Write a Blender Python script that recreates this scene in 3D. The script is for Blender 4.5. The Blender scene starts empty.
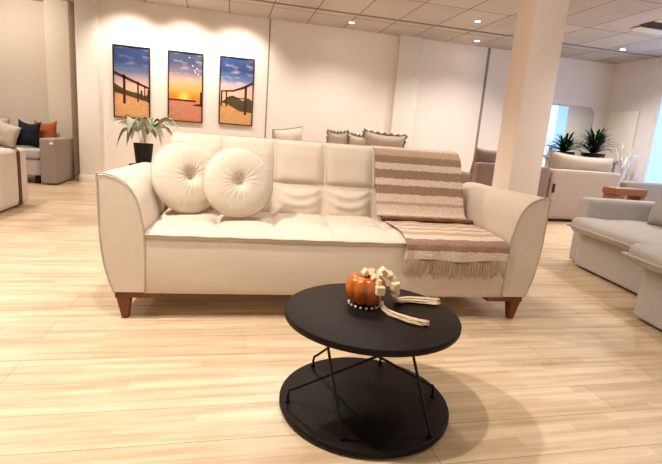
import bpy, bmesh, math, random
from mathutils import Vector, Matrix, noise as mnoise
R = math.radians
PI = math.pi
random.seed(7)
scene = bpy.context.scene
COL = scene.collection

# ------------------------------------------------------------------ materials
def lin(c):
    return tuple(((v/255.0)/12.92 if v/255.0 <= 0.04045 else (((v/255.0)+0.055)/1.055)**2.4) for v in c) + (1.0,)

def new_mat(name):
    m = bpy.data.materials.new(name); m.use_nodes = True
    nt = m.node_tree
    b = nt.nodes['Principled BSDF']
    return m, nt, b

def N(nt, typ, **kw):
    n = nt.nodes.new(typ)
    for k, v in kw.items(): setattr(n, k, v)
    return n

def mat(name, rgb, rough=0.6, var=0.06, scale=30, bump=0.0, bscale=200, sheen=0.0, metal=0.0, coat=0.0, spec=0.5, stretch=(1,1,1)):
    """procedural material: colour broken up by noise, plus an optional fine bump"""
    m, nt, b = new_mat(name)
    L = nt.links.new
    tc = N(nt, 'ShaderNodeTexCoord'); mp = N(nt, 'ShaderNodeMapping'); mp.inputs['Scale'].default_value = stretch
    L(tc.outputs['Object'], mp.inputs['Vector'])
    nz = N(nt, 'ShaderNodeTexNoise'); nz.inputs['Scale'].default_value = scale; nz.inputs['Detail'].default_value = 4
    L(mp.outputs['Vector'], nz.inputs['Vector'])
    mix = N(nt, 'ShaderNodeMix', data_type='RGBA')
    c = lin(rgb)
    mix.inputs[6].default_value = tuple(max(0, v*(1-var)) for v in c[:3]) + (1,)
    mix.inputs[7].default_value = tuple(min(1, v*(1+var)) for v in c[:3]) + (1,)
    L(nz.outputs['Fac'], mix.inputs[0]); L(mix.outputs[2], b.inputs['Base Color'])
    b.inputs['Roughness'].default_value = rough
    b.inputs['Metallic'].default_value = metal
    b.inputs['Specular IOR Level'].default_value = spec
    if sheen: b.inputs['Sheen Weight'].default_value = sheen; b.inputs['Sheen Roughness'].default_value = 0.5
    if coat: b.inputs['Coat Weight'].default_value = coat; b.inputs['Coat Roughness'].default_value = 0.1
    if bump:
        n2 = N(nt, 'ShaderNodeTexNoise'); n2.inputs['Scale'].default_value = bscale; n2.inputs['Detail'].default_value = 3
        L(mp.outputs['Vector'], n2.inputs['Vector'])
        bp = N(nt, 'ShaderNodeBump'); bp.inputs['Strength'].default_value = bump; bp.inputs['Distance'].default_value = 0.01
        L(n2.outputs['Fac'], bp.inputs['Height']); L(bp.outputs['Normal'], b.inputs['Normal'])
    return m

def emis(name, rgb, strength):
    m, nt, b = new_mat(name)
    b.inputs['Base Color'].default_value = lin(rgb)
    b.inputs['Emission Color'].default_value = lin(rgb)
    b.inputs['Emission Strength'].default_value = strength
    return m

def floor_mat():
    m, nt, b = new_mat('maple_planks'); L = nt.links.new
    tc = N(nt, 'ShaderNodeTexCoord')
    mp = N(nt, 'ShaderNodeMapping'); mp.inputs['Location'].default_value = (0.80, 0.03, 0)
    L(tc.outputs['Object'], mp.inputs['Vector'])
    def brick(w, h, mort, off, c1, c2, cm):
        k = N(nt, 'ShaderNodeTexBrick'); k.offset = off
        k.inputs['Scale'].default_value = 1; k.inputs['Brick Width'].default_value = w; k.inputs['Row Height'].default_value = h
        k.inputs['Mortar Size'].default_value = mort; k.inputs['Mortar Smooth'].default_value = 0.1
        k.inputs['Color1'].default_value = c1; k.inputs['Color2'].default_value = c2; k.inputs['Mortar'].default_value = cm
        L(mp.outputs['Vector'], k.inputs['Vector']); return k
    big = brick(2.38, 0.20, 0.0012, 0.37, lin((228,209,182)), lin((216,195,166)), lin((158,132,104)))
    strip = brick(0.46, 0.05, 0.0003, 0.43, (1.0,1.0,1.0,1), (0.85,0.80,0.74,1), (0.86,0.82,0.76,1))
    st2 = N(nt, 'ShaderNodeMapping'); st2.inputs['Scale'].default_value = (0.9, 15, 1)
    L(tc.outputs['Object'], st2.inputs['Vector'])
    gr = N(nt, 'ShaderNodeTexNoise'); gr.inputs['Scale'].default_value = 1.7; gr.inputs['Detail'].default_value = 6; gr.inputs['Roughness'].default_value = 0.65
    L(st2.outputs['Vector'], gr.inputs['Vector'])
    cr = N(nt, 'ShaderNodeValToRGB'); e = cr.color_ramp.elements
    e[0].position = 0.34; e[0].color = (0.71,0.62,0.52,1); e[1].position = 0.56; e[1].color = (1,1,1,1)
    L(gr.outputs['Fac'], cr.inputs['Fac'])
    m1 = N(nt, 'ShaderNodeMix', data_type='RGBA', blend_type='MULTIPLY'); m1.inputs[0].default_value = 1
    L(big.outputs['Color'], m1.inputs[6]); L(strip.outputs['Color'], m1.inputs[7])
    m2 = N(nt, 'ShaderNodeMix', data_type='RGBA', blend_type='MULTIPLY'); m2.inputs[0].default_value = 0.75
    L(m1.outputs[2], m2.inputs[6]); L(cr.outputs['Color'], m2.inputs[7])
    # a few tiny dark knots
    vo = N(nt, 'ShaderNodeTexVoronoi'); vo.inputs['Scale'].default_value = 1.9
    L(tc.outputs['Object'], vo.inputs['Vector'])
    kr = N(nt, 'ShaderNodeValToRGB'); e = kr.color_ramp.elements
    e[0].position = 0.008; e[0].color = (0.35,0.25,0.17,1); e[1].position = 0.022; e[1].color = (1,1,1,1)
    L(vo.outputs['Distance'], kr.inputs['Fac'])
    m3 = N(nt, 'ShaderNodeMix', data_type='RGBA', blend_type='MULTIPLY'); m3.inputs[0].default_value = 1
    L(m2.outputs[2], m3.inputs[6]); L(kr.outputs['Color'], m3.inputs[7])
    L(m3.outputs[2], b.inputs['Base Color'])
    b.inputs['Roughness'].default_value = 0.36
    b.inputs['Specular IOR Level'].default_value = 0.45
    return m

def ceiling_mat():
    m, nt, b = new_mat('ceiling_tiles'); L = nt.links.new
    tc = N(nt, 'ShaderNodeTexCoord')
    mp = N(nt, 'ShaderNodeMapping'); mp.inputs['Location'].default_value = (0.02, 0.145, 0)
    L(tc.outputs['Object'], mp.inputs['Vector'])
    k = N(nt, 'ShaderNodeTexBrick'); k.offset = 0.0
    for n_, v in (('Scale',1),('Brick Width',0.625),('Row Height',1.25),('Mortar Size',0.010),('Mortar Smooth',0.2)): k.inputs[n_].default_value = v
    k.inputs['Color1'].default_value = lin((222,212,202)); k.inputs['Color2'].default_value = lin((206,195,185)); k.inputs['Mortar'].default_value = lin((146,132,122))
    L(mp.outputs['Vector'], k.inputs['Vector'])
    nz = N(nt, 'ShaderNodeTexNoise'); nz.inputs['Scale'].default_value = 1.4
    L(tc.outputs['Object'], nz.inputs['Vector'])
    mx = N(nt, 'ShaderNodeMix', data_type='RGBA', blend_type='MULTIPLY'); mx.inputs[0].default_value = 0.25
    L(k.outputs['Color'], mx.inputs[6]); L(nz.outputs['Fac'], mx.inputs[7])
    L(mx.outputs[2], b.inputs['Base Color']); b.inputs['Roughness'].default_value = 0.8
    return m

def blanket_mat(bands):
    """bands: list of (start metres along the cloth, rgb). UV.y is the distance along the cloth in units of 2 m"""
    m, nt, b = new_mat('striped_weave'); L = nt.links.new
    uv = N(nt, 'ShaderNodeUVMap'); uv.uv_map = 'UVMap'
    sp = N(nt, 'ShaderNodeSeparateXYZ'); L(uv.outputs['UV'], sp.inputs[0])
    nz = N(nt, 'ShaderNodeTexNoise'); nz.inputs['Scale'].default_value = 60; L(uv.outputs['UV'], nz.inputs['Vector'])
    ad = N(nt, 'ShaderNodeMath', operation='MULTIPLY_ADD'); ad.inputs[1].default_value = 0.008
    L(nz.outputs['Fac'], ad.inputs[0]); L(sp.outputs['Y'], ad.inputs[2])
    cr = N(nt, 'ShaderNodeValToRGB'); cr.color_ramp.interpolation = 'CONSTANT'
    el = cr.color_ramp.elements
    el[0].position = 0; el[0].color = lin(bands[0][1]); el[1].position = bands[1][0]/2; el[1].color = lin(bands[1][1])
    for s, c in bands[2:]:
        e = el.new(s/2); e.color = lin(c)
    L(ad.outputs[0], cr.inputs['Fac'])
    w1 = N(nt, 'ShaderNodeTexWave', bands_direction='X'); w1.inputs['Scale'].default_value = 60; w1.inputs['Distortion'].default_value = 1.5
    w2 = N(nt, 'ShaderNodeTexWave', bands_direction='Y'); w2.inputs['Scale'].default_value = 70; w2.inputs['Distortion'].default_value = 1.5
    L(uv.outputs['UV'], w1.inputs['Vector']); L(uv.outputs['UV'], w2.inputs['Vector'])
    s = N(nt, 'ShaderNodeMath', operation='ADD'); L(w1.outputs['Fac'], s.inputs[0]); L(w2.outputs['Fac'], s.inputs[1])
    n2 = N(nt, 'ShaderNodeTexNoise'); n2.inputs['Scale'].default_value = 170; n2.inputs['Detail'].default_value = 5; L(uv.outputs['UV'], n2.inputs['Vector'])
    r2 = N(nt, 'ShaderNodeMapRange'); r2.inputs[1].default_value = 0.3; r2.inputs[2].default_value = 0.7; r2.inputs[3].default_value = 0.70; r2.inputs[4].default_value = 1.0
    L(n2.outputs['Fac'], r2.inputs[0])
    mx = N(nt, 'ShaderNodeMix', data_type='RGBA', blend_type='MULTIPLY'); mx.inputs[0].default_value = 1
    L(cr.outputs['Color'], mx.inputs[6]); L(r2.outputs[0], mx.inputs[7])
    L(mx.outputs[2], b.inputs['Base Color'])
    bp = N(nt, 'ShaderNodeBump'); bp.inputs['Strength'].default_value = 0.35; bp.inputs['Distance'].default_value = 0.004
    L(s.outputs[0], bp.inputs['Height']); L(bp.outputs['Normal'], b.inputs['Normal'])
    b.inputs['Roughness'].default_value = 0.9
    return m

def sky_art_mat(name, stops, cloud=(250,225,215), glow=None):
    """flat printed sunset: vertical gradient plus streaky clouds, object space z = height in the print"""
    m, nt, b = new_mat(name); L = nt.links.new
    tc = N(nt, 'ShaderNodeTexCoord'); sp = N(nt, 'ShaderNodeSeparateXYZ'); L(tc.outputs['Object'], sp.inputs[0])
    mr = N(nt, 'ShaderNodeMapRange'); mr.inputs[1].default_value = 0.0; mr.inputs[2].default_value = 1.08
    L(sp.outputs['Z'], mr.inputs[0])
    cr = N(nt, 'ShaderNodeValToRGB'); el = cr.color_ramp.elements
    el[0].position = stops[0][0]; el[0].color = lin(stops[0][1]); el[1].position = stops[1][0]; el[1].color = lin(stops[1][1])
    for s, c in stops[2:]:
        e = el.new(s); e.color = lin(c)
    L(mr.outputs[0], cr.inputs['Fac'])
    mp = N(nt, 'ShaderNodeMapping'); mp.inputs['Scale'].default_value = (3.5,1,11); mp.inputs['Rotation'].default_value = (0,R(18),0)
    L(tc.outputs['Object'], mp.inputs['Vector'])
    nz = N(nt, 'ShaderNodeTexNoise'); nz.inputs['Scale'].default_value = 1.1; nz.inputs['Detail'].default_value = 6
    L(mp.outputs['Vector'], nz.inputs['Vector'])
    c2 = N(nt, 'ShaderNodeValToRGB'); e = c2.color_ramp.elements
    e[0].position = 0.5; e[0].color = (0,0,0,1); e[1].position = 0.75; e[1].color = (0.8,0.8,0.8,1)
    L(nz.outputs['Fac'], c2.inputs['Fac'])
    hm = N(nt, 'ShaderNodeMapRange'); hm.inputs[1].default_value = 0.38; hm.inputs[2].default_value = 0.6
    L(mr.outputs[0], hm.inputs[0])
    mu = N(nt, 'ShaderNodeMath', operation='MULTIPLY'); L(c2.outputs['Color'], mu.inputs[0]); L(hm.outputs[0], mu.inputs[1])
    mx = N(nt, 'ShaderNodeMix', data_type='RGBA'); mx.inputs[7].default_value = lin(cloud)
    L(mu.outputs[0], mx.inputs[0]); L(cr.outputs['Color'], mx.inputs[6])
    out = mx.outputs[2]
    if glow:
        gp = N(nt, 'ShaderNodeVectorMath', operation='DISTANCE'); gp.inputs[1].default_value = glow
        L(tc.outputs['Object'], gp.inputs[0])
        g = N(nt, 'ShaderNodeMapRange'); g.inputs[1].default_value = 0.01; g.inputs[2].default_value = 0.13; g.inputs[3].default_value = 1; g.inputs[4].default_value = 0
        L(gp.outputs['Value'], g.inputs[0])
        m2 = N(nt, 'ShaderNodeMix', data_type='RGBA'); m2.inputs[7].default_value = lin((255,225,120))
        L(g.outputs[0], m2.inputs[0]); L(out, m2.inputs[6]); out = m2.outputs[2]
    L(out, b.inputs['Base Color']); b.inputs['Roughness'].default_value = 0.25
    return m

M = {}
M['floor'] = floor_mat()
M['ceiling'] = ceiling_mat()
M['wall'] = mat('wall_paint', (240,230,220), 0.75, 0.02, 3, 0.05, 120)
M['wall_cool'] = mat('wall_paint_cool', (236,230,228), 0.75, 0.02, 3, 0.05, 120)
M['wall_left'] = mat('wall_paint_left', (228,214,196), 0.8, 0.02, 3, 0.05, 120)
M['column'] = mat('column_paint', (240,228,220), 0.7, 0.02, 3, 0.04, 120)
M['trim'] = mat('trim_white', (236,228,218), 0.5, 0.02, 8)
M['seam'] = mat('seam_grey', (150,142,138), 0.6, 0.05, 8)
M['cream'] = mat('cream_linen', (212,196,178), 0.85, 0.035, 14, 0.12, 500, sheen=0.25)
M['cream_pipe'] = mat('cream_piping', (186,170,150), 0.85, 0.05, 60, 0.1, 500)
M['velvet'] = mat('ivory_velvet', (208,194,175), 0.7, 0.05, 10, 0.08, 300, sheen=0.5)
M['legwood'] = mat('amber_leg_wood', (122,70,38), 0.45, 0.2, 10, 0.05, 60, stretch=(4,4,0.6), coat=0.2)
M['blackwood'] = mat('black_ash', (34,27,24), 0.42, 0.4, 8, 0.12, 60, stretch=(1,9,1), spec=0.2)
M['blackmetal'] = mat('black_metal', (14,13,13), 0.4, 0.1, 40, metal=0.3)
M['pumpkin'] = mat('amber_glaze', (188,106,40), 0.22, 0.75, 34, 0.1, 30, coat=0.6, stretch=(1,1,0.18))
M['stem'] = mat('stem_brown', (120,62,20), 0.4, 0.2, 40)
M['glassbead'] = mat('clear_bead', (225,205,200), 0.06, 0.1, 60, coat=1.0)
M['woodbead'] = mat('raw_wood', (238,216,180), 0.6, 0.08, 40, 0.1, 90)
M['rope'] = mat('cotton_rope', (214,192,164), 0.9, 0.08, 90, 0.3, 300)
M['fringe'] = mat('fringe_cotton', (196,172,146), 0.9, 0.14, 40, 0.3, 300)
M['taupe'] = mat('taupe_linen', (176,160,142), 0.9, 0.05, 20, 0.15, 400, sheen=0.2)
M['taupe_dark'] = mat('taupe_trim', (150,130,112), 0.9, 0.1, 40)
M['taupe_light'] = mat('pale_taupe_linen', (192,178,160), 0.9, 0.05, 20, 0.12, 400)
M['blush'] = mat('blush_weave', (210,195,180), 0.9, 0.04, 20, 0.12, 400, sheen=0.2)
M['beige'] = mat('beige_linen', (206,190,172), 0.9, 0.05, 20, 0.12, 400, sheen=0.2)
M['pinkbeige'] = mat('pink_beige_weave', (184,166,155), 0.9, 0.04, 20, 0.12, 400, sheen=0.2)
M['brownpink'] = mat('dusky_weave', (142,120,110), 0.9, 0.05, 20, 0.12, 400, sheen=0.2)
M['grey'] = mat('light_grey_weave', (188,182,178), 0.9, 0.04, 30, 0.2, 500, sheen=0.2)
M['greydark'] = mat('grey_weave_edge', (146,140,138), 0.9, 0.04, 30, 0.2, 500)
M['greige'] = mat('greige_weave', (160,148,138), 0.9, 0.05, 20, 0.15, 400)
M['strap'] = mat('brown_strap', (84,46,30), 0.6, 0.1, 40)
M['navy'] = mat('navy_cloth', (18,24,42), 0.85, 0.15, 30, 0.1, 300)
M['rust'] = mat('rust_cloth', (150,82,38), 0.8, 0.15, 30, 0.1, 300)
M['tan'] = mat('tan_wood', (152,110,88), 0.5, 0.12, 8, stretch=(1,6,6))
M['darkbase'] = mat('dark_base', (44,36,32), 0.7, 0.1, 20)
M['pot'] = mat('black_pot', (16,16,16), 0.35, 0.2, 30)
M['soil'] = mat('soil', (50,38,28), 0.95, 0.3, 60, 0.5, 80)
M['leafgrey'] = mat('silver_green_leaf', (146,156,132), 0.45, 0.55, 26, stretch=(1,1,1))
M['leafpale'] = mat('pale_leaf', (206,208,190), 0.5, 0.3, 30)
M['leafdark'] = mat('dark_green_leaf', (28,50,26), 0.4, 0.5, 14)
M['leafwhite'] = mat('white_frond', (232,226,220), 0.7, 0.05, 14)
M['label'] = mat('tag_brown', (70,50,42), 0.7, 0.1, 40)
M['whitetag'] = mat('tag_white', (240,238,232), 0.7, 0.02, 40)
M['frame'] = mat('picture_frame_black', (24,20,20), 0.4, 0.1, 30)
M['mirror'] = mat('mirror_glass', (225,232,236), 0.04, 0.01, 3, metal=1.0)
M['mirrorframe'] = mat('mirror_edge', (206,196,188), 0.4, 0.02, 8)
M['sand'] = mat('printed_sand', (240,168,116), 0.3, 0.5, 26, stretch=(1,1,3))
M['rail'] = mat('printed_rail', (78,48,42), 0.3, 0.25, 20)
M['scrub'] = mat('printed_scrub', (92,80,56), 0.3, 0.5, 40)
M['sea'] = mat('printed_wet_sand', (206,138,112), 0.3, 0.35, 9, stretch=(1,1,8))
M['spark'] = mat('printed_white', (236,236,240), 0.3, 0.02, 9)
M['window'] = emis('window_daylight', (150,190,250), 0.85)
M['lamp'] = emis('lamp_white', (255,246,232), 30)
M['vent_dark'] = mat('vent_dark', (58,52,50), 0.8, 0.1, 20)

# ------------------------------------------------------------------ builders
def link(o, parent=None):
    COL.objects.link(o)
    if parent: o.parent = parent
    return o

def mesh(name, V, F, m, parent=None, smooth=True, uv=None):
    me = bpy.data.meshes.new(name)
    me.from_pydata([tuple(v) for v in V], [], F); me.update()
    if smooth:
        for p in me.polygons: p.use_smooth = True
    if uv:
        l = me.uv_layers.new(name='UVMap')
        for lp in me.loops: l.data[lp.index].uv = uv[lp.vertex_index]
    me.materials.append(m)
    return link(bpy.data.objects.new(name, me), parent)

def from_bm(name, bm, m, parent=None, smooth=True, angle=None):
    bmesh.ops.recalc_face_normals(bm, faces=bm.faces)
    me = bpy.data.meshes.new(name); bm.to_mesh(me); bm.free()
    if smooth:
        for p in me.polygons: p.use_smooth = True
        if angle: me.set_sharp_from_angle(angle=R(angle))
    me.materials.append(m)
    return link(bpy.data.objects.new(name, me), parent)

def thing(name, label, cat, loc=(0,0,0), rz=0, group=None):
    o = bpy.data.objects.new(name, None); COL.objects.link(o)
    o.empty_display_size = 0.1
    o.location = loc; o.rotation_euler = (0,0,rz); o['label'] = label; o['category'] = cat
    if group: o['group'] = group
    return o

def tag(o, label, cat, group=None):
    o['label'] = label; o['category'] = cat
    if group: o['group'] = group
    return o

def struct(o):
    o['kind'] = 'structure'; return o

def bm_box(bm, x0, x1, y0, y1, z0, z1, mtx=None):
    vs = [bm.verts.new(Vector(p)) for p in ((x0,y0,z0),(x1,y0,z0),(x1,y1,z0),(x0,y1,z0),(x0,y0,z1),(x1,y0,z1),(x1,y1,z1),(x0,y1,z1))]
    if mtx:
        for v in vs: v.co = mtx @ v.co
    fs = [bm.faces.new([vs[i] for i in f]) for f in ((3,2,1,0),(4,5,6,7),(0,1,5,4),(1,2,6,5),(2,3,7,6),(3,0,4,7))]
    return vs, fs

def box(name, x0, x1, y0, y1, z0, z1, m, parent=None, bev=0.0, seg=2):
    bm = bmesh.new(); bm_box(bm, x0, x1, y0, y1, z0, z1)
    if bev: bmesh.ops.bevel(bm, geom=bm.edges[:]+bm.verts[:], offset=bev, segments=seg, profile=0.5, affect='EDGES')
    return from_bm(name, bm, m, parent, smooth=bool(bev), angle=40)

def softbox(name, x0, x1, y0, y1, z0, z1, m, parent=None, bev=0.03, puff=0.01, wr=0.0, n=14, seed=0):
    """upholstered block: rounded, slightly puffed faces, faint wrinkles"""
    bm = bmesh.new(); bmesh.ops.create_cube(bm, size=2)
    bmesh.ops.subdivide_edges(bm, edges=bm.edges[:], cuts=n, use_grid_fill=True)
    h = Vector(((x1-x0)/2, (y1-y0)/2, (z1-z0)/2)); c = Vector(((x0+x1)/2, (y0+y1)/2, (z0+z1)/2))
    for v in bm.verts:
        q = v.co.copy()
        # pull samples towards the edges so the rounding has vertices
        q = Vector([math.copysign(abs(t)**0.6, t) for t in q])
        p = Vector((q.x*h.x, q.y*h.y, q.z*h.z))
        inner = Vector([max(-(h[i]-bev), min(h[i]-bev, p[i])) for i in range(3)])
        d = p-inner
        if d.length > 1e-6: p = inner + d.normalized()*bev*min(1, max(abs(d[i]) for i in range(3))/bev if bev else 1)
        for i in range(3):
            if abs(v.co[i]) > 0.999:
                j, k = [t for t in range(3) if t != i]
                p[i] += math.copysign(puff*(1-q[j]**2)*(1-q[k]**2), v.co[i])
        if wr:
            nn = mnoise.noise(Vector((p.x*7+seed, p.y*7, p.z*7)))
            p += Vector((q.x, q.y, q.z))*wr*nn
        v.co = p+c
    return from_bm(name, bm, m, parent)

def tube(name, pts, r, m, parent=None, k=8, bm=None, closed=False, r1=None):
    own = bm is None
    if own: bm = bmesh.new()
    P = [Vector(p) for p in pts]; n = len(P); rings = []
    up = None
    for i, p in enumerate(P):
        a = P[(i-1) % n] if (closed or i > 0) else P[i]; b = P[(i+1) % n] if (closed or i < n-1) else P[i]
        t = (b-a).normalized()
        if up is None: up = t.orthogonal().normalized()
        u = (up - t*up.dot(t)); u = u.normalized() if u.length > 1e-5 else t.orthogonal().normalized(); up = u
        w = t.cross(u)
        rr = r if r1 is None else r + (r1-r)*i/max(1, n-1)
        rings.append([bm.verts.new(p + (u*math.cos(2*PI*j/k) + w*math.sin(2*PI*j/k))*rr) for j in range(k)])
    for i in range(n if closed else n-1):
        A, B = rings[i], rings[(i+1) % n]
        for j in range(k): bm.faces.new((A[j], A[(j+1) % k], B[(j+1) % k], B[j]))
    if not closed:
        bm.faces.new(rings[0][::-1]); bm.faces.new(rings[-1])
    if own: return from_bm(name, bm, m, parent)

def lathe(name, prof, m, parent=None, k=48, loc=(0,0,0), mod=None, angle=35):
    bm = bmesh.new(); rings = []
    for (r, z) in prof:
        if r < 1e-5: rings.append([bm.verts.new((loc[0], loc[1], loc[2]+z))]); continue
        ring = []
        for j in range(k):
            a = 2*PI*j/k; rr = r*(mod(a, z) if mod else 1)
            ring.append(bm.verts.new((loc[0]+rr*math.cos(a), loc[1]+rr*math.sin(a), loc[2]+z)))
        rings.append(ring)
    for A, B in zip(rings, rings[1:]):
        for j in range(k):
            a0, a1 = A[j % len(A)], A[(j+1) % len(A)]; b0, b1 = B[j % len(B)], B[(j+1) % len(B)]
            vs = []
            for v in (a0, a1, b1, b0):
                if v not in vs: vs.append(v)
            if len(vs) > 2: bm.faces.new(vs)
    return from_bm(name, bm, m, parent, angle=angle)

def catmull(P, n=8, closed=False):
    P = [Vector(p) for p in P]; out = []
    m = len(P)
    for i in range(m if closed else m-1):
        p0 = P[(i-1) % m] if (closed or i > 0) else P[0]; p1 = P[i]; p2 = P[(i+1) % m]; p3 = P[(i+2) % m] if (closed or i+2 < m) else P[-1]
        for j in range(n):
            t = j/n
            out.append(0.5*((2*p1)+(p2-p0)*t+(2*p0-5*p1+4*p2-p3)*t*t+(3*p1-p0-3*p2+p3)*t**3))
    if not closed: out.append(P[-1])
    return out

def prism(name, prof, y0, y1, m, parent=None, bev=0.008, ny=8, warp=None):
    """closed outline in x,z extruded along y"""
    bm = bmesh.new(); n = len(prof)
    rings = []
    for i in range(ny+1):
        y = y0+(y1-y0)*i/ny
        ins = bev if i in (0, ny) else 0
        ring = []
        cx = sum(p[0] for p in prof)/n; cz = sum(p[1] for p in prof)/n
        for (x, z) in prof:
            d = Vector((cx-x, 0, cz-z)); d = d.normalized()*ins
            p = Vector((x, y, z))+d
            if warp: p = warp(p)
            ring.append(bm.verts.new(p))
        rings.append(ring)
    # extra rings next to the ends so only the rim is rounded
    for A, B in zip(rings, rings[1:]):
        for j in range(n): bm.faces.new((A[j], A[(j+1) % n], B[(j+1) % n], B[j]))
    bm.faces.new(rings[0]); bm.faces.new(rings[-1][::-1])
    return from_bm(name, bm, m, parent, angle=50)

def pillow(name, w, h, t, m, parent=None, mtx=None, n=18, pinch=0.06, seed=0, sag=0.0, wr=0.006):
    """square cushion standing in its local xz plane, bottom at z=0"""
    bm = bmesh.new(); grid = {}
    for s in (-1, 1):
        for i in range(n+1):
            for j in range(n+1):
                u = -1+2*i/n; v = -1+2*j/n
                if s == 1 and (i in (0, n) or j in (0, n)): grid[(s,i,j)] = grid[(-1,i,j)]; continue
                pu = 1-pinch*(1-v*v)**1.0*0.9; pv = 1-pinch*(1-u*u)*0.9
                x = u*w/2*pu; z = v*h/2*pv
                th = t/2*(max(0,(1-u**4))*max(0,(1-v**4)))**0.55
                th += wr*mnoise.noise(Vector((x*14+seed, z*14, s*3.0)))*(1-u*u)*(1-v*v)*2
                z2 = z - sag*(1-u*u)*(v > 0)*v
                p = Vector((x, s*th, z2+h/2))
                if mtx: p = mtx @ p
                grid[(s,i,j)] = bm.verts.new(p)
    for s in (-1, 1):
        for i in range(n):
            for j in range(n):
                f = [grid[(s,i,j)], grid[(s,i+1,j)], grid[(s,i+1,j+1)], grid[(s,i,j+1)]]
                if s == 1: f = f[::-1]
                bm.faces.new(f)
    return from_bm(name, bm, m, parent)

def pillow_edge(w, h, pinch=0.06, sag=0.0, mtx=None, n=16):
    pts = []
    for k in range(4*n):
        q, r_ = divmod(k, n); a = -1+2*r_/n
        u, v = ((a,-1),(1,a),(-a,1),(-1,-a))[q]
        pu = 1-pinch*(1-v*v)*0.9; pv = 1-pinch*(1-u*u)*0.9
        p = Vector((u*w/2*pu, 0, v*h/2*pv - sag*(1-u*u)*(v > 0)*v + h/2))
        if mtx: p = mtx @ p
        pts.append(p)
    return pts

# ------------------------------------------------------------------ the room
CZ = 2.8
WY = 8.1
struct(mesh('floor', [(-6,-4,0),(9,-4,0),(9,10,0),(-6,10,0)], [(0,1,2,3)], M['floor'], smooth=False))
struct(mesh('ceiling', [(-6,-4,CZ),(-6,10,CZ),(9,10,CZ),(9,-4,CZ)], [(0,1,2,3)], M['ceiling'], smooth=False))
struct(box('wall_back', -2.0, 7.46, WY, WY+0.12, 0, CZ, M['wall']))
struct(box('wall_back.001', -6, -2.2, 9.0, 9.12, 0, CZ, M['wall_left']))
struct(box('wall_left', -5.12, -5.0, -4, 9.0, 0, CZ, M['wall_left']))
# side walls / right wall with a window opening (y 4.6..6.98, z 0.35..2.55)
RX = 7.36
bm = bmesh.new()
bm_box(bm, RX, RX+0.12, 6.98, WY+0.12, 0, CZ); bm_box(bm, RX, RX+0.12, 4.2, 6.98, 0, 0.35)
bm_box(bm, RX, RX+0.12, 4.2, 6.98, 2.68, CZ); bm_box(bm, RX, RX+0.12, 1.0, 4.2, 0, CZ)
struct(from_bm('wall_right', bm, M['wall_cool'], smooth=False))
wn = struct(box('window_1', RX+0.06, RX+0.08, 4.22, 6.96, 0.37, 2.66, M['window']))
bm = bmesh.new()
for a, b, c, d in ((4.2,6.98,0.35,0.40),(4.2,6.98,2.63,2.68),(4.2,4.25,0.40,2.63),(6.94,6.98,0.40,2.63),(5.57,5.61,0.40,2.63)):
    bm_box(bm, RX+0.02, RX+0.10, a, b, c, d)
wf = from_bm('window_frame', bm, M['trim'], smooth=False); wf.parent = wn
# pier on the left where the picture wall ends, a narrow strip behind it, pilaster, seams
struct(box('trim_1', -2.262, -1.96, 8.03, 9.0, 0, CZ, M['trim'], bev=0.006))
struct(box('trim_2', -2.90, -2.55, 8.72, 9.0, 0, CZ, M['wall_left'], bev=0.005))
struct(box('trim_3', 2.86, 3.27, 8.0, WY, 0, CZ, M['trim'], bev=0.005))
struct(box('trim_4', 0.625, 0.645, WY-0.006, WY, 0, CZ, M['seam']))
struct(box('trim_5', 4.60, 4.645, WY-0.008, WY, 0, CZ, M['seam']))
struct(box('baseboard_back', -1.95, 7.36, WY-0.015, WY, 0, 0.11, M['trim'], bev=0.004))
struct(box('baseboard_left', -2.275, -1.955, 8.013, 8.03, 0, 0.11, M['trim'], bev=0.004))
struct(box('baseboard_right', RX-0.015, RX, 1.0, WY-0.02, 0, 0.11, M['trim'], bev=0.004))

# big square column
cl = box('column', 2.955, 3.325, 4.40, 4.72, 0, CZ, M['column'], bev=0.006)
cl.name = 'trim_6'; struct(cl)

# ------------------------------------------------------------------ ceiling fixtures
def downlight(x, y, label, strength=1.0):
    t = thing('ceiling_spotlight', label, 'ceiling light', (x, y, CZ))
    lathe('trim_ring', [(0.036,-0.001),(0.055,-0.001),(0.058,-0.006),(0.052,-0.010),(0.040,-0.010),(0.036,-0.001)], M['trim'], t, 24)
    lathe('lamp_lens', [(0,-0.006),(0.034,-0.006),(0.036,-0.002),(0,-0.002)], M['lamp'], t, 20)
    return t
downlight(1.88, 7.62, 'round white ceiling spotlight in the tiles above the blank wall left of the pilaster', 1)
downlight(4.14, 7.70, 'round white ceiling spotlight above the wall seam, left of the square column', 1)
downlight(6.42, 6.95, 'round white ceiling spotlight in the far right corner above the mirror', 1)
ds = downlight(3.50, 6.57, 'dim round ceiling spotlight nearest to the top left of the square column', .3)
# the darker metal rail of the tile grid
struct(box('trim_7', -6, RX, 7.09, 7.125, CZ-0.012, CZ, M['seam']))
v = thing('ceiling_vent', 'white ceiling air vent with a dark slot at the far right', 'ceiling vent', (5.75, 5.7, CZ))
box('vent_frame', -0.36, 0.9, -0.36, -0.30, -0.02, 0, M['trim'], v, 0.003)
box('vent_slot', -0.34, 0.9, -0.30, -0.04, -0.008, -0.002, M['vent_dark'], v)
box('vent_blade', -0.30, 0.9, -0.03, 0.16, -0.03, -0.012, M['trim'], v, 0.004)

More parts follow.
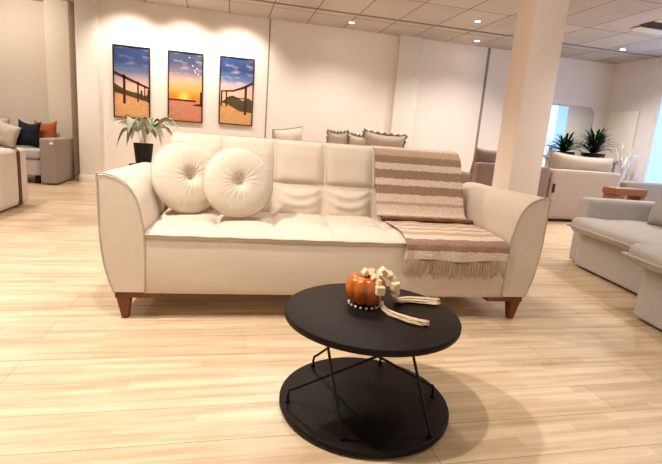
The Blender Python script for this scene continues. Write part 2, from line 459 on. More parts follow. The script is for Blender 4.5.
# ------------------------------------------------------------------ pictures
def picture(x0, x1, z0, z1, label, kind):
    w, h = x1-x0, z1-z0
    t = thing('framed_picture', label, 'picture', (x0, WY-0.001, z0), group='beach sunset pictures on the wall')
    bm = bmesh.new()
    for a in ((0,w,0,0.014),(0,w,h-0.014,h),(0,0.014,0.014,h-0.014),(w-0.014,w,0.014,h-0.014)):
        bm_box(bm, a[0], a[1], -0.035, 0, a[2], a[3])
    from_bm('picture_frame', bm, M['frame'], t, smooth=False)
    q = lambda pts, y: [(p[0]*w, y, p[1]*h) for p in pts]
    if kind == 0: sky = sky_art_mat('print_sky_a', [(0,(240,160,100)),(0.42,(250,200,165)),(0.55,(200,170,170)),(0.66,(110,120,150)),(0.8,(66,84,126)),(1,(58,74,112))], (150,155,175))
    elif kind == 1: sky = sky_art_mat('print_sky_b', [(0,(230,140,90)),(0.36,(250,140,50)),(0.46,(250,180,90)),(0.6,(240,180,150)),(0.7,(140,130,148)),(0.85,(84,92,122)),(1,(78,88,118))], (214,204,206), glow=(0.25,-0.02,0.36))
    else: sky = sky_art_mat('print_sky_c', [(0,(240,170,120)),(0.45,(250,205,170)),(0.58,(220,190,195)),(0.66,(110,134,176)),(0.8,(58,84,136)),(1,(70,94,140))], (246,216,210))
    panel = mesh('printed_panel', [(0.012,-0.020,0.012),(w-0.012,-0.020,0.012),(w-0.012,-0.020,h-0.012),(0.012,-0.020,h-0.012)], [(0,1,2,3)], sky, t, False)
    def flat(name, polys, m, y):
        V = []; F = []
        for P in polys:
            F.append(tuple(range(len(V), len(V)+len(P)))); V += q(P, y)
        return mesh(name, V, F, m, panel, False)
    if kind == 0:
        flat('printed_sand', [[(0.03,0.03),(0.97,0.03),(0.97,0.24),(0.6,0.28),(0.35,0.33),(0.03,0.36)]], M['sand'], -0.022)
        flat('printed_scrub', [[(0.03,0.35),(0.35,0.32),(0.75,0.27),(0.97,0.25),(0.97,0.36),(0.85,0.33),(0.7,0.36),(0.5,0.375),(0.3,0.40),(0.12,0.45),(0.03,0.48)]], M['scrub'], -0.023)
        flat('printed_rail', [[(0.03,0.60),(0.97,0.43),(0.97,0.455),(0.03,0.645)],
            [(0.26,0.20),(0.33,0.20),(0.33,0.60),(0.26,0.61)], [(0.65,0.24),(0.69,0.24),(0.69,0.52),(0.65,0.53)],
            [(0.84,0.27),(0.87,0.27),(0.87,0.48),(0.84,0.48)], [(0.03,0.40),(0.26,0.33),(0.26,0.35),(0.03,0.43)], [(0.93,0.24),(0.97,0.24),(0.97,0.42),(0.93,0.42)],
            [(0.74,0.28),(0.79,0.28),(0.79,0.40),(0.74,0.41)]], M['rail'], -0.024)
    elif kind == 1:
        flat('printed_shore', [[(0.03,0.03),(0.97,0.03),(0.97,0.27),(0.6,0.315),(0.03,0.32)]], M['sea'], -0.022)
        flat('printed_rail', [[(0.03,0.305),(0.8,0.30),(0.8,0.325),(0.03,0.325)], [(0.92,0.26),(0.97,0.26),(0.97,0.45),(0.92,0.45)],
            [(0.7,0.25),(0.97,0.24),(0.97,0.28),(0.8,0.27)]], M['rail'], -0.024)
        S = []
        for (a, b) in ((0.6,0.93),(0.70,0.82),(0.76,0.75),(0.82,0.78),(0.86,0.70),(0.93,0.66),(0.78,0.72)):
            S.append([(a+0.02*math.cos(k*PI/3), b+0.010*math.sin(k*PI/3)) for k in range(6)])
        for P_ in S: flat('printed_glint', [P_], M['spark'], -0.024)
    else:
        flat('printed_sand', [[(0.03,0.03),(0.97,0.03),(0.97,0.22),(0.6,0.22),(0.3,0.32),(0.03,0.34)]], M['sand'], -0.022)
        flat('printed_scrub', [[(0.05,0.33),(0.3,0.29),(0.6,0.21),(0.97,0.20),(0.97,0.38),(0.85,0.42),(0.7,0.37),(0.5,0.42),(0.38,0.44),(0.25,0.41),(0.15,0.36)]], M['scrub'], -0.023)
        flat('printed_rail', [[(0.05,0.485),(0.4,0.495),(0.7,0.55),(0.97,0.625),(0.97,0.665),(0.7,0.585),(0.4,0.52),(0.05,0.50)],
            [(0.74,0.16),(0.81,0.16),(0.81,0.60),(0.74,0.585)], [(0.19,0.26),(0.23,0.26),(0.23,0.505),(0.19,0.50)], [(0.05,0.27),(0.09,0.27),(0.09,0.50),(0.05,0.50)],
            [(0.23,0.40),(0.74,0.40),(0.74,0.415),(0.23,0.41)]], M['rail'], -0.024)
    return t
picture(-1.755, -1.215, 1.045, 2.135, 'black framed beach print with a boardwalk rail running down to the right, leftmost of three', 0)
picture(-0.945, -0.405, 1.055, 2.135, 'black framed print of an orange sunset over the shore, middle of three', 1)
picture(-0.145, 0.405, 1.07, 2.14, 'rightmost black framed beach print, its rail rising to the right over dune grass', 2)

# ------------------------------------------------------------------ main sofa
SX, SY, SR = 0.61, 2.335, R(-2.4)
sofa = thing('sofa', 'large cream tufted three seat sofa with flared arms and tapered wooden legs', 'sofa', (SX, SY, 0), SR)
# arm outline (x measured from the sofa middle, front view), outer top corner first
inner = [(1.210,0.744),(1.17,0.746),(1.125,0.732),(1.085,0.708),(1.055,0.672),(1.030,0.62),(1.015,0.56),(1.003,0.49),(0.997,0.40),(0.996,0.28),(0.998,0.145)]
outer = [(1.142,0.145),(1.152,0.17),(1.170,0.225),(1.186,0.29),(1.198,0.37),(1.205,0.46),(1.208,0.58),(1.210,0.70)]
def arm(side):
    prof = [(side*(x), z) for x, z in catmull([(a, 0, b) for a, b in inner], 3) and [(p.x, p.z) for p in catmull([(a, 0, b) for a, b in inner], 3)]] + \
           [(side*x, z) for x, z in [(p.x, p.z) for p in catmull([(a, 0, b) for a, b in outer], 3)]]
    def warp(p):
        k = max(0, (p.y))/0.9
        # outer face leans in a touch towards the back, faint dents in the cloth
        p.x -= side*0.03*k*(abs(p.x) > 1.0)*((abs(p.x)-1.0)/0.2)
        d = 0.004*mnoise.noise(Vector((p.x*4, p.y*5+side, p.z*5)))
        p.x += d; p.z += d*(p.z > 0.5)
        return p
    ys = [0.0, 0.012]
    a = prism('armrest', prof, 0.0, 0.90, M['cream'], sofa, bev=0.006, ny=16, warp=warp)
    # welt cord round the front face
    path = [Vector((side*x, -0.001, z)) for x, z in inner[::-1]]
    path += [Vector((side*x, -0.001, z)) for x, z in outer[::-1]]
    tube('piping', catmull(path, 4), 0.0045, M['cream_pipe'], a, k=6)
    return a
arm(-1); arm(1)
# seat panels
NC = 6; CW = 2.0/NC
def cell_u(x):
    t = (x+1.0)/CW; k = math.floor(t); return t-k
def seat_front_mesh():
    V = []; F = []; nx, nz = 90, 12
    for j in range(nz+1):
        for i in range(nx+1):
            x = -0.998+1.996*i/nx; t = j/nz; z = 0.143+t*(0.452-0.143)
            b = 0.012*math.sin(PI*t)**0.6
            d = 0.003*mnoise.noise(Vector((x*3, z*8, 2)))
            V.append((x, 0.010-b+d, z))
    for j in range(nz):
        for i in range(nx):
            a = j*(nx+1)+i; F.append((a, a+1, a+nx+2, a+nx+1))
    # close it to a box behind
    n0 = len(V)
    V += [(-0.998,0.80,0.143),(0.998,0.80,0.143),(0.998,0.80,0.44),(-0.998,0.80,0.44)]
    F.append(tuple([i for i in range(nx+1)][::-1]) + (n0, n0+1)); F.append((n0+1, n0, n0+3, n0+2))
    return V, F
V, F = seat_front_mesh(); mesh('seat_base', V, F, M['cream'], sofa)
def seat_z(x, y):
    u = cell_u(x); du = min(u, 1-u)*CW
    g = math.exp(-(du/0.018)**2)
    fade = min(1, max(0, (y-0.06)/0.14))
    vr = abs(y-0.34)
    gr = math.exp(-(vr/0.02)**2)*(0.35+0.65*math.exp(-(du/0.09)**2))
    z = 0.462 + 0.022*min(1, y/0.5)
    z += 0.012*math.sin(PI*u)**0.5*fade if 0 < u < 1 else 0
    z -= (0.010*g + 0.012*gr)*fade
    pk = math.exp(-((du/0.05)**2+(vr/0.05)**2)); z -= 0.016*pk
    z += 0.005*mnoise.noise(Vector((x*9, y*16, 0)))*fade
    if y < 0.03: z -= 0.012*(1-y/0.03)**2
    return z
V = []; F = []; nx, ny = 240, 60
for j in range(ny+1):
    for i in range(nx+1):
        x = -0.998+1.996*i/nx; y = 0.0+0.74*(j/ny)**1.1
        V.append((x, y-0.004, seat_z(x, y)))
for j in range(ny):
    for i in range(nx):
        a = j*(nx+1)+i; F.append((a, a+1, a+nx+2, a+nx+1))
n0 = len(V)
for i in range(nx+1): V.append((-0.998+1.996*i/nx, 0.004, 0.435))
for i in range(nx): F.append((n0+i, n0+i+1, i+1, i))
st = mesh('seat_cushion', V, F, M['cream'], sofa)
tube('piping', [(-0.998+1.996*i/40, -0.004, 0.452+0.0015*math.sin(i*1.7)) for i in range(41)], 0.0045, M['cream_pipe'], st, k=6)
# backrest: closed tufted panel
def back_profile(s):
    """s 0..1 up the front face, then over the top and down the rear; returns y,z,type"""
    pts = [(0.615,0.455),(0.635,0.56),(0.665,0.675),(0.70,0.78),(0.745,0.90),(0.775,0.938),(0.82,0.952),(0.865,0.950),(0.885,0.93),(0.90,0.80),(0.91,0.50),(0.90,0.13)]
    return pts
bp = catmull([(0, a, b) for a, b in back_profile(0)], 14)
V = []; F = []; nx = 240; ns = len(bp)
for j, p in enumerate(bp):
    for i in range(nx+1):
        x = -0.99+1.98*i/nx
        u = cell_u(x); du = min(u, 1-u)*CW
        y, z = p.y, p.z
        if j < 14*5:   # front face
            if z > 0.675:
                tv = min(1, (z-0.675)/0.26)
                hv = (1-math.exp(-((z-0.675)/0.03)**2))*(1-0.8*max(0, (z-0.86)/0.08))
                A = 0.028*(1-math.exp(-(du/0.035)**2))*hv
                y -= A
                y += 0.014*math.exp(-((z-0.68)/0.012)**2)
                y += 0.006*math.exp(-(du/0.008)**2)
            else:
                tv = (z-0.455)/0.22
                bulge = math.sin(PI*min(1, max(0, tv)))**0.55
                A = 0.052*(1-math.exp(-(du/0.05)**2))*bulge
                # sagging folds that hang from the buttons like a smile
                sm = z + 0.055*(1-((2*u-1)**2))
                A += 0.015*math.sin((sm-0.455)*95)*math.sin(PI*u)*max(0, tv)**0.7*(0.7+0.6*mnoise.noise(Vector((x*5, z*9, 4))))
                y -= A
                y += 0.012*math.exp(-((z-0.672)/0.016)**2)
        y += 0.003*mnoise.noise(Vector((x*6, z*9, 1)))
        ex = max(0, abs(x)-0.95)/0.04
        if z > 0.7: z -= 0.014*ex**2
        V.append((x, y, z))
for j in range(ns-1):
    for i in range(nx):
        a = j*(nx+1)+i; F.append((a, a+1, a+nx+2, a+nx+1))
F.append(tuple((j*(nx+1)) for j in range(ns)))
F.append(tuple((j*(nx+1)+nx) for j in range(ns))[::-1])
bk = mesh('backrest', V, F, M['cream'], sofa)
tube('piping', [(-0.988,0.82,0.935)]+[(-0.96+1.92*i/40, 0.868, 0.953) for i in range(41)]+[(0.988,0.82,0.935)], 0.0045, M['cream_pipe'], bk, k=6)
# double stitch lines standing either side of the tuft seams
for c in range(1, NC):
    bm = bmesh.new()
    for off in (-0.013, 0.013):
        x = -1+c*CW+off
        tube('', [(x, 0.659,0.690),(x,0.694,0.78),(x,0.728,0.87),(x,0.764,0.935),(x,0.80,0.950),(x,0.85,0.955)], 0.0018, None, bm=bm, k=5)
    from_bm('back_stitching', bm, M['cream'], bk)
# legs: bracket plate and tapered foot
for sx in (-1, 1):
    for sy in (0, 1):
        y0 = 0.015 if sy == 0 else 0.80
        bm = bmesh.new()
        # foot
        xo0, xo1 = 1.142, 1.072; xb0, xb1 = 1.118, 1.083
        vs = [bm.verts.new((sx*x, y, z)) for (x, y, z) in ((xb0,y0+0.014,0),(xb1,y0+0.014,0),(xb1,y0+0.05,0),(xb0,y0+0.05,0),(xo0,y0,0.125),(xo1,y0,0.125),(xo1,y0+0.07,0.125),(xo0,y0+0.07,0.125))]
        for f in ((3,2,1,0),(4,5,6,7),(0,1,5,4),(1,2,6,5),(2,3,7,6),(3,0,4,7)): bm.faces.new([vs[i] for i in f])
        bmesh.ops.bevel(bm, geom=bm.edges[:]+bm.verts[:], offset=0.004, segments=2, affect='EDGES')
        lg = from_bm('leg', bm, M['legwood'], sofa, angle=40)
        box('leg_bracket', min(sx*1.145, sx*0.92), max(sx*1.145, sx*0.92), y0-0.002, y0+0.075, 0.115, 0.147, M['legwood'], lg, 0.003)

# ------------------------------------------------------------------ round cushions
def round_cushion(loc, tilt, yaw, Rr, T, label, seed, col):
    t = thing('round_cushion', label, 'cushion', group='round cream cushions on the sofa')
    t.matrix_world = Matrix.Identity(4)
    bm = bmesh.new(); K = 96; NR = 22
    def P(s, r, a):
        q = r/Rr
        h = T/2*max(0, 1-q**2.6)**0.5
        h -= 0.62*T/2*math.exp(-(r/0.034)**2)
        h -= 0.16*T/2*math.exp(-(r/0.11)**2)
        pl = math.sin(a*22+seed+2*math.sin(a*3+seed))
        h += 0.0015*pl*math.exp(-((r-0.06)/0.05)**2)
        pe = math.sin(a*34+seed*2+1.5*math.sin(a*5))
        h += 0.0022*pe*math.exp(-((r-Rr*0.90)/0.035)**2)
        h += 0.006*mnoise.noise(Vector((r*12*math.cos(a)+seed, r*12*math.sin(a), s)))*(1-q)
        rr = r*(1+0.012*math.sin(a*3+seed))
        return Vector((rr*math.cos(a), s*h, rr*math.sin(a)))
    rings = {}
    for s in (-1, 1):
        for i in range(NR+1):
            r = Rr*math.sin(PI/2*i/NR)
            if i == 0: rings[(s,0)] = [bm.verts.new(P(s, 0, 0))]
            elif i == NR and s == 1: rings[(s,i)] = rings[(-1,i)]
            else: rings[(s,i)] = [bm.verts.new(P(s, r, 2*PI*k/K)) for k in range(K)]
        for i in range(NR):
            A, B = rings[(s,i)], rings[(s,i+1)]
            for k in range(K):
                vs = []
                for v in (A[k % len(A)], A[(k+1) % len(A)], B[(k+1) % K], B[k]):
                    if v not in vs: vs.append(v)
                bm.faces.new(vs)
    cv = from_bm('cushion_cover', bm, col, t)
    tube('piping', [(Rr*1.004*(1+0.012*math.sin(3*a+seed))*math.cos(a), 0, Rr*1.004*(1+0.012*math.sin(3*a+seed))*math.sin(a)) for a in [2*PI*k/72 for k in range(72)]], 0.004, M['cream_pipe'], t, k=6, closed=True)
    bt = lathe('button', [(0,0.009),(0.008,0.008),(0.013,0.004),(0.0145,0),(0.012,-0.003),(0,-0.003)], M['cream_pipe'], t, 20)
    for v in bt.data.vertices:
        x, y, z = v.co; v.co = (x, -(z+T*0.5*0.26), y)
    t.location = loc; t.rotation_euler = (tilt, 0, yaw)
    return t
def sl(x, y, z):   # sofa local -> world
    c, s = math.cos(SR), math.sin(SR)
    return (SX+x*c-y*s, SY+x*s+y*c, z)
round_cushion(sl(-0.850,0.475,0.700), R(-18), R(28), 0.214, 0.15, 'round cream button cushion in the sofa corner, partly behind the other round cushion', 1.0, M['velvet'])
round_cushion(sl(-0.553,0.36,0.698), R(-16), R(14), 0.204, 0.15, 'round cream button cushion in front of its twin, nearer the middle of the sofa', 2.3, M['velvet'])

# ------------------------------------------------------------------ throw blanket
path = [(0.915,0.66),(0.912,0.82),(0.903,0.92),(0.885,0.950),(0.84,0.957),(0.78,0.947),(0.737,0.915),(0.705,0.87),(0.665,0.77),(0.625,0.68),(0.585,0.60),(0.555,0.545),(0.52,0.520),(0.465,0.518),(0.445,0.508),(0.46,0.497),(0.50,0.494),(0.47,0.490),(0.40,0.492),(0.30,0.494),(0.18,0.490),(0.08,0.484),(0.02,0.476),(-0.018,0.462),(-0.028,0.44),(-0.030,0.405),(-0.030,0.372)]
pp = catmull([(0, a, b) for a, b in path], 6)
arc = [0.0]
for a, b in zip(pp, pp[1:]): arc.append(arc[-1]+(b-a).length)
iz = min(range(len(pp)), key=lambda i: abs(pp[i].y-0.78)+abs(pp[i].z-0.965)); S0 = arc[iz]
ifold = 14*6; SF = arc[ifold]; SE = arc[-1]
BR = (168,137,116); CR = (228,207,186); TN = (200,173,148); GD = (182,146,110)
bands = [(0,CR)]
s = S0+0.015
for k, (ln, c) in enumerate(((0.062,TN),(0.052,BR),(0.050,CR),(0.062,BR),(0.050,CR),(0.062,BR),(0.048,CR),(0.030,TN))):
    bands.append((s, c)); s += ln
bands.append((s, CR)); bands.append((SF-0.075, GD)); bands.append((SF-0.02, (120,88,62)))
s = SF+0.03
while s < SE-0.24:
    bands.append((s, CR)); bands.append((s+0.045, TN)); s += 0.085
bands.append((SE-0.20, CR)); bands.append((SE-0.125, BR)); bands.append((SE-0.045, CR))
V = []; F = []; UV = []; nx = 70
def bl_edges(i):
    s = arc[i]; z = pp[i].z
    L = [(0,0.346),(S0,0.346),(SF-0.06,0.345),(SF,0.350),(SF+0.05,0.375),(SE-0.25,0.385),(SE,0.355)]
    Rr = [(0,0.972),(S0,0.972),(SF-0.10,0.975),(SF-0.03,0.99),(SF,0.99),(SF+0.05,0.985),(SE-0.2,0.98),(SE,0.975)]
    def ip(T):
        for (a, b), (c, d) in zip(T, T[1:]):
            if s <= c: return b+(d-b)*(s-a)/max(1e-6, c-a)
        return T[-1][1]
    return ip(L), ip(Rr)
for i, p in enumerate(pp):
    a, b = bl_edges(i)
    for k in range(nx+1):
        u = k/nx; x = a+(b-a)*u
        d = 0.006*mnoise.noise(Vector((x*5, arc[i]*4, 0)))+0.003*math.sin(x*26+arc[i]*3)
        sg = arc[i]
        y, z = p.y, p.z
        if sg < S0: y += abs(d)
        elif sg < SF-0.05: y -= abs(d)*1.2+0.008*math.exp(-((u-0.5)/0.012)**2)*0.4
        elif z > 0.46: z += abs(d)*1.2
        else: y -= abs(d)*1.5+0.006*(1+math.sin(x*40))*0.5
        if sg > SE-0.03: z += 0.006*math.sin(x*16)
        V.append((x, y, z)); UV.append((u*0.65/2, sg/2))
for i in range(len(pp)-1):
    for k in range(nx):
        q = i*(nx+1)+k; F.append((q, q+1, q+nx+2, q+nx+1))
thr = thing('throw_blanket', 'brown and cream striped throw blanket with fringe draped over the right side of the sofa', 'blanket', (SX, SY, 0), SR)
cloth = mesh('blanket_cloth', V, F, blanket_mat(bands), thr, uv=UV)
sd = cloth.modifiers.new('thick', 'SOLIDIFY'); sd.thickness = 0.006; sd.offset = 0
bm = bmesh.new(); rnd = random.Random(3)
a, b = bl_edges(len(pp)-1)
nf = 46
for k in range(nf):
    x = a+(b-a)*(k+0.5)/nf
    ln = 0.10+rnd.uniform(-0.015,0.02); dx = rnd.uniform(-0.012,0.012)
    for s_ in range(4):
        ox = rnd.uniform(-0.004,0.004); fx = rnd.uniform(-0.007,0.007)
        z0 = 0.376+0.006*math.sin(x*16); y0 = -0.032-rnd.uniform(0,0.004)
        tube('', [(x+ox*0.3, y0, z0), (x+ox*0.4+dx*0.2, y0-0.003, z0-ln*0.3), (x+ox+dx*0.6+fx*0.4, y0-0.001, z0-ln*0.65), (x+ox+dx+fx, y0+rnd.uniform(-0.006,0.006), z0-ln*rnd.uniform(0.88,1.05))], 0.0024, None, bm=bm, k=5, r1=0.0014)
fr = from_bm('fringe', bm, M['fringe'], thr); fr['kind'] = 'stuff'

# ------------------------------------------------------------------ coffee table
TX, TY, TR = 0.541, 1.529, 0.323
tb = thing('coffee_table', 'round two tier black coffee table with thin crossed metal rods', 'coffee table', (TX, TY, 0), R(0))
def disc(name, z0, z1, r=TR):
    return lathe(name, [(0,z0),(r-0.008,z0),(r-0.002,z0+0.003),(r,z0+0.007),(r,z1-0.005),(r-0.002,z1-0.0015),(r-0.006,z1),(0,z1)], M['blackwood'], tb, 128, angle=30)
disc('tabletop', 0.356, 0.382); disc('lower_shelf', 0.004, 0.030)
for k in range(4):
    a = PI/4+k*PI/2
    lathe('foot_pad', [(0,0),(0.014,0),(0.014,0.005),(0,0.005)], M['blackmetal'], tb, 16, loc=(0.24*math.cos(a), 0.24*math.sin(a), 0))
def rod(foot, top, peg=0.045):
    f = Vector((foot[0]-TX, foot[1]-TY, 0.029)); t_ = Vector((top[0]-TX, top[1]-TY, 0.358))
    P = [f, f+Vector((0,0,peg*0.7))]
    e = f+Vector((0,0,peg)); d = (t_-e)
    P += [e+d*0.012+Vector((0,0,0.004)), e+d*0.05, e+d*0.5, e+d*0.97, t_]
    r_ = tube('rod', P, 0.0048, M['blackmetal'], tb, k=10)
    lathe('rod_foot', [(0,0),(0.008,0),(0.008,0.010),(0.005,0.013),(0,0.013)], M['blackmetal'], r_, 14, loc=(f.x, f.y, 0.029))
rod((0.245,1.520), (0.601,1.300))
rod((0.814,1.499), (0.384,1.376))
rod((0.388,1.779), (0.58,1.56), 0.04)
rod((0.690,1.774), (0.62,1.50), 0.04)
rod((0.397,1.285), (0.333,1.349), 0.01)
rod((0.698,1.266), (0.605,1.302), 0.01)

# ------------------------------------------------------------------ glass pumpkin
PZ = 0.382
pk = thing('decorative_pumpkin', 'glossy amber orange ribbed pumpkin ornament standing on the black coffee table', 'pumpkin', (0.530, 1.592, PZ))
prof = []
for i in range(25):
    t = PI*i/24
    r = 0.078*math.sin(t)**0.5; z = 0.066-0.058*math.cos(t)
    if i > 17: z -= 0.012*((i-17)/7)**2
    if i == 0 or i == 24: r = 0
    prof.append((r, z))
lathe('pumpkin_body', prof, M['pumpkin'], pk, 120, mod=lambda a, z: 1-0.08*abs(math.cos(a*5))**5+0.01*math.sin(a*3), angle=None)
st_ = lathe('stem', [(0.016,0.092),(0.012,0.105),(0.009,0.122),(0.011,0.130),(0,0.131)], M['stem'], pk, 14)
for k in range(18):
    a = 2*PI*k/18
    lathe('glass_bead', [(0,-0.0060)]+[(0.0060*math.sin(PI*i/8), -0.0060*math.cos(PI*i/8)) for i in range(1, 8)]+[(0,0.0060)], M['glassbead'], pk, 12, loc=(0.060*math.cos(a), 0.060*math.sin(a), 0.0060), angle=None)

# ------------------------------------------------------------------ wooden bead garland with tassels
gl = thing('bead_garland', 'string of pale square wooden beads with two cotton tassels draped over the pumpkin', 'garland', (0.536, 1.603, PZ))
def W(p): return Vector((p[0]-0.536, p[1]-1.603, p[2]-PZ))
def bead(p, s, rot):
    bm = bmesh.new(); s *= 1.12
    bmesh.ops.create_cube(bm, size=s)
    bmesh.ops.bevel(bm, geom=bm.edges[:]+bm.verts[:], offset=s*0.08, segments=2, affect='EDGES')
    bmesh.ops.rotate(bm, verts=bm.verts, cent=(0,0,0), matrix=Matrix.Rotation(rot[2],3,'Z') @ Matrix.Rotation(rot[1],3,'Y') @ Matrix.Rotation(rot[0],3,'X'))
    bmesh.ops.translate(bm, verts=bm.verts, vec=W(p))
    return from_bm('wooden_bead', bm, M['woodbead'], gl, angle=30)
B = [((0.518,1.575,0.516),0.021,(0.3,0.5,0.4)),((0.541,1.565,0.519),0.023,(0.1,0.3,0.9)),((0.562,1.555,0.510),0.021,(0.6,0.2,0.3)),
     ((0.556,1.530,0.492),0.017,(0.2,0.1,0.5)),((0.558,1.517,0.465),0.029,(0.05,0.05,0.1)),
     ((0.590,1.585,0.516),0.024,(0.5,0.6,0.2)),((0.612,1.580,0.504),0.024,(0.7,0.2,0.6)),((0.628,1.575,0.490),0.018,(0.3,0.4,0.2)),
     ((0.634,1.560,0.466),0.028,(0.08,-0.1,0.4)),((0.640,1.565,0.436),0.022,(0.2,0.2,0.3)),
     ((0.546,1.545,0.505),0.020,(0.8,0.3,0.2))]
for b_ in B: bead(*b_)
tube('string', catmull([W(p) for p in ((0.505,1.59,0.507),(0.54,1.565,0.519),(0.556,1.53,0.492),(0.558,1.517,0.465),(0.562,1.515,0.435),(0.57,1.512,0.41))], 6), 0.0022, M['rope'], gl, 6)
tube('string', catmull([W(p) for p in ((0.56,1.56,0.512),(0.59,1.585,0.516),(0.622,1.578,0.495),(0.634,1.56,0.466),(0.642,1.567,0.43),(0.648,1.58,0.405))], 6), 0.0022, M['rope'], gl, 6)
def tassel(path_, seed, spread):
    rn = random.Random(seed); bm = bmesh.new()
    C = catmull([W(p) for p in path_], 6); n = len(C)
    for k in range(60):
        a = rn.uniform(0, 2*PI); rr = math.sqrt(rn.random())
        tw = rn.uniform(-0.6,0.6); P = []
        cut = rn.uniform(0.8, 1.0); lag = rn.uniform(-1,1)*0.35
        for i, c in enumerate(C):
            q = i/(n-1)
            if q > cut: break
            d = (C[min(n-1,i+1)]-C[max(0,i-1)]).normalized(); sd_ = d.cross(Vector((0,0,1))).normalized()
            w = (0.006+spread*q**1.5)
            off = sd_*(math.cos(a+tw*q)*rr+lag*q*math.sin(q*7+a))*w + Vector((0,0,1))*(math.sin(a+tw*q)*rr*min(w, 0.009))
            p = c+off + Vector((rn.uniform(-1,1), rn.uniform(-1,1), 0))*0.0012
            p.z = max(p.z, 0.0022); P.append(p)
        tube('', P, 0.0020, None, bm=bm, k=5)
    t_ = from_bm('tassel', bm, M['rope'], gl)
    bm = bmesh.new(); c0 = C[2]; d = (C[3]-C[1]).normalized()
    tube('', [c0-d*0.006, c0, c0+d*0.006], 0.0095, None, bm=bm, k=12)
    from_bm('tassel_wrap', bm, M['rope'], t_)
tassel([(0.568,1.513,0.420),(0.572,1.508,0.406),(0.588,1.490,0.393),(0.615,1.450,0.391),(0.655,1.405,0.391),(0.708,1.378,0.390)], 4, 0.022)
tassel([(0.645,1.572,0.420),(0.650,1.582,0.404),(0.672,1.602,0.394),(0.72,1.620,0.391),(0.79,1.610,0.390),(0.850,1.590,0.390)], 9, 0.042)

# ------------------------------------------------------------------ plants
def leaf(bm, base, az, reach, rise, droop, w, n=10, fold=0.25, tip=1.0, stalk=0.0):
    """curved blade; stalk = fraction of the length that is bare"""
    V2 = []
    d = Vector((math.cos(az), math.sin(az), 0)); sdv = Vector((-d.y, d.x, 0))
    for i in range(n+1):
        t = i/n
        c = Vector(base)+d*(reach*t)+Vector((0,0,rise*math.sin(min(1, t*1.15)*PI/2)-droop*t*t*t))
        if t < stalk: ww = 0.0035
        else:
            q = (t-stalk)/(1-stalk); ww = max(0.0008, w*math.sin(PI*q**0.75)**0.9 if stalk else w*(1-q**1.6)**0.8*min(1, 0.45+q*3))
        V2.append((bm.verts.new(c-sdv*ww/2+Vector((0,0,fold*ww*0.5))), bm.verts.new(c), bm.verts.new(c+sdv*ww/2+Vector((0,0,fold*ww*0.5)))))
    for A, B2 in zip(V2, V2[1:]):
        bm.faces.new((A[0],A[1],B2[1],B2[0])); bm.faces.new((A[1],A[2],B2[2],B2[1]))

# leafy plant behind the sofa, on a small stand
ps = thing('plant_stand', 'small black plant stand on the floor behind the left sofa arm', 'stand', (-0.80, 4.9, 0))
lathe('stand_top', [(0,0.56),(0.13,0.56),(0.135,0.57),(0.135,0.585),(0.13,0.59),(0,0.59)], M['blackwood'], ps, 40)
lathe('stand_post', [(0.015,0.02),(0.015,0.56)], M['blackmetal'], ps, 16)
lathe('stand_base', [(0,0),(0.12,0),(0.12,0.015),(0.02,0.025),(0,0.025)], M['blackmetal'], ps, 32)
pl = thing('potted_plant', 'leafy silver green houseplant in a black pot behind the left end of the cream sofa', 'plant', (-0.80, 4.9, 0.59))
lathe('pot', [(0,0),(0.066,0),(0.074,0.03),(0.092,0.19),(0.094,0.205),(0.084,0.205),(0.080,0.19),(0,0.185)], M['pot'], pl, 32)
lathe('soil', [(0,0.190),(0.080,0.190),(0.0,0.193)], M['soil'], pl, 24)
rn = random.Random(12); bm = bmesh.new(); bm2 = bmesh.new()
for k in range(24):
    az = 2*PI*k/24*1.618*2; rc = rn.uniform(0.16,0.36)
    leaf(bm if k % 2 else bm2, (0.02*math.cos(az), 0.02*math.sin(az), 0.19), az, rc, rn.uniform(0.20,0.32), rn.uniform(0.10,0.40)*rc/0.30, rn.uniform(0.08,0.12), n=14, fold=0.5, stalk=0.3)
leaf(bm2, (0.03,0,0.19), 0.1, 0.36, 0.36, 0.02, 0.05, n=14, stalk=0.5)
leaf(bm, (0.03,0,0.19), 0.3, 0.26, 0.24, 0.02, 0.06, n=14, stalk=0.4)
from_bm('leaves', bm, M['leafgrey'], pl); from_bm('pale_leaves', bm2, M['leafpale'], pl)

def spiky(x, y, z, s, seed, label, nl=60, hs=1.0):
    t = thing('spiky_plant', label, 'plant', (x, y, z), group='spiky plants on the far console')
    lathe('bowl', [(0,0),(0.10*s,0),(0.15*s,0.03*s),(0.165*s,0.075*s),(0.155*s,0.085*s),(0.145*s,0.075*s),(0,0.07*s)], M['pot'], t, 32)
    rn = random.Random(seed); bm = bmesh.new()
    for k in range(nl):
        az = k*2.399+rn.uniform(-.2,.2); q = (k+0.5)/nl
        el = q
        leaf(bm, (0.015*math.cos(az), 0.015*math.sin(az), 0.07*s+0.05*s*(1-el)), az, s*(0.12+0.30*el)*rn.uniform(.85,1.1), hs*s*(0.36-0.24*el)*rn.uniform(.85,1.1), s*0.10*el*rn.uniform(.4,1.5), 0.046*s, n=9, fold=0.3)
    from_bm('foliage', bm, M['leafdark'], t)
    return t
spiky(5.83, 7.20, 0.96, 1.12, 5, 'dark green spiky plant on the far console, left one beside the mirror', hs=0.72)
spiky(6.44, 7.20, 0.96, 1.22, 8, 'larger dark green spiky plant in a black bowl on the far console, right one')
cs = thing('console_table', 'console table behind the pink beige sofa carrying the spiky plants', 'table', (6.10, 7.20, 0))
box('tabletop', -0.75, 0.75, -0.2, 0.2, 0.92, 0.96, M['greige'], cs, 0.004)
for sx in (-0.70, 0.70):
    for sy in (-0.16, 0.16): box('leg', sx-0.02, sx+0.02, sy-0.02, sy+0.02, 0, 0.92, M['greige'], cs, 0.003)
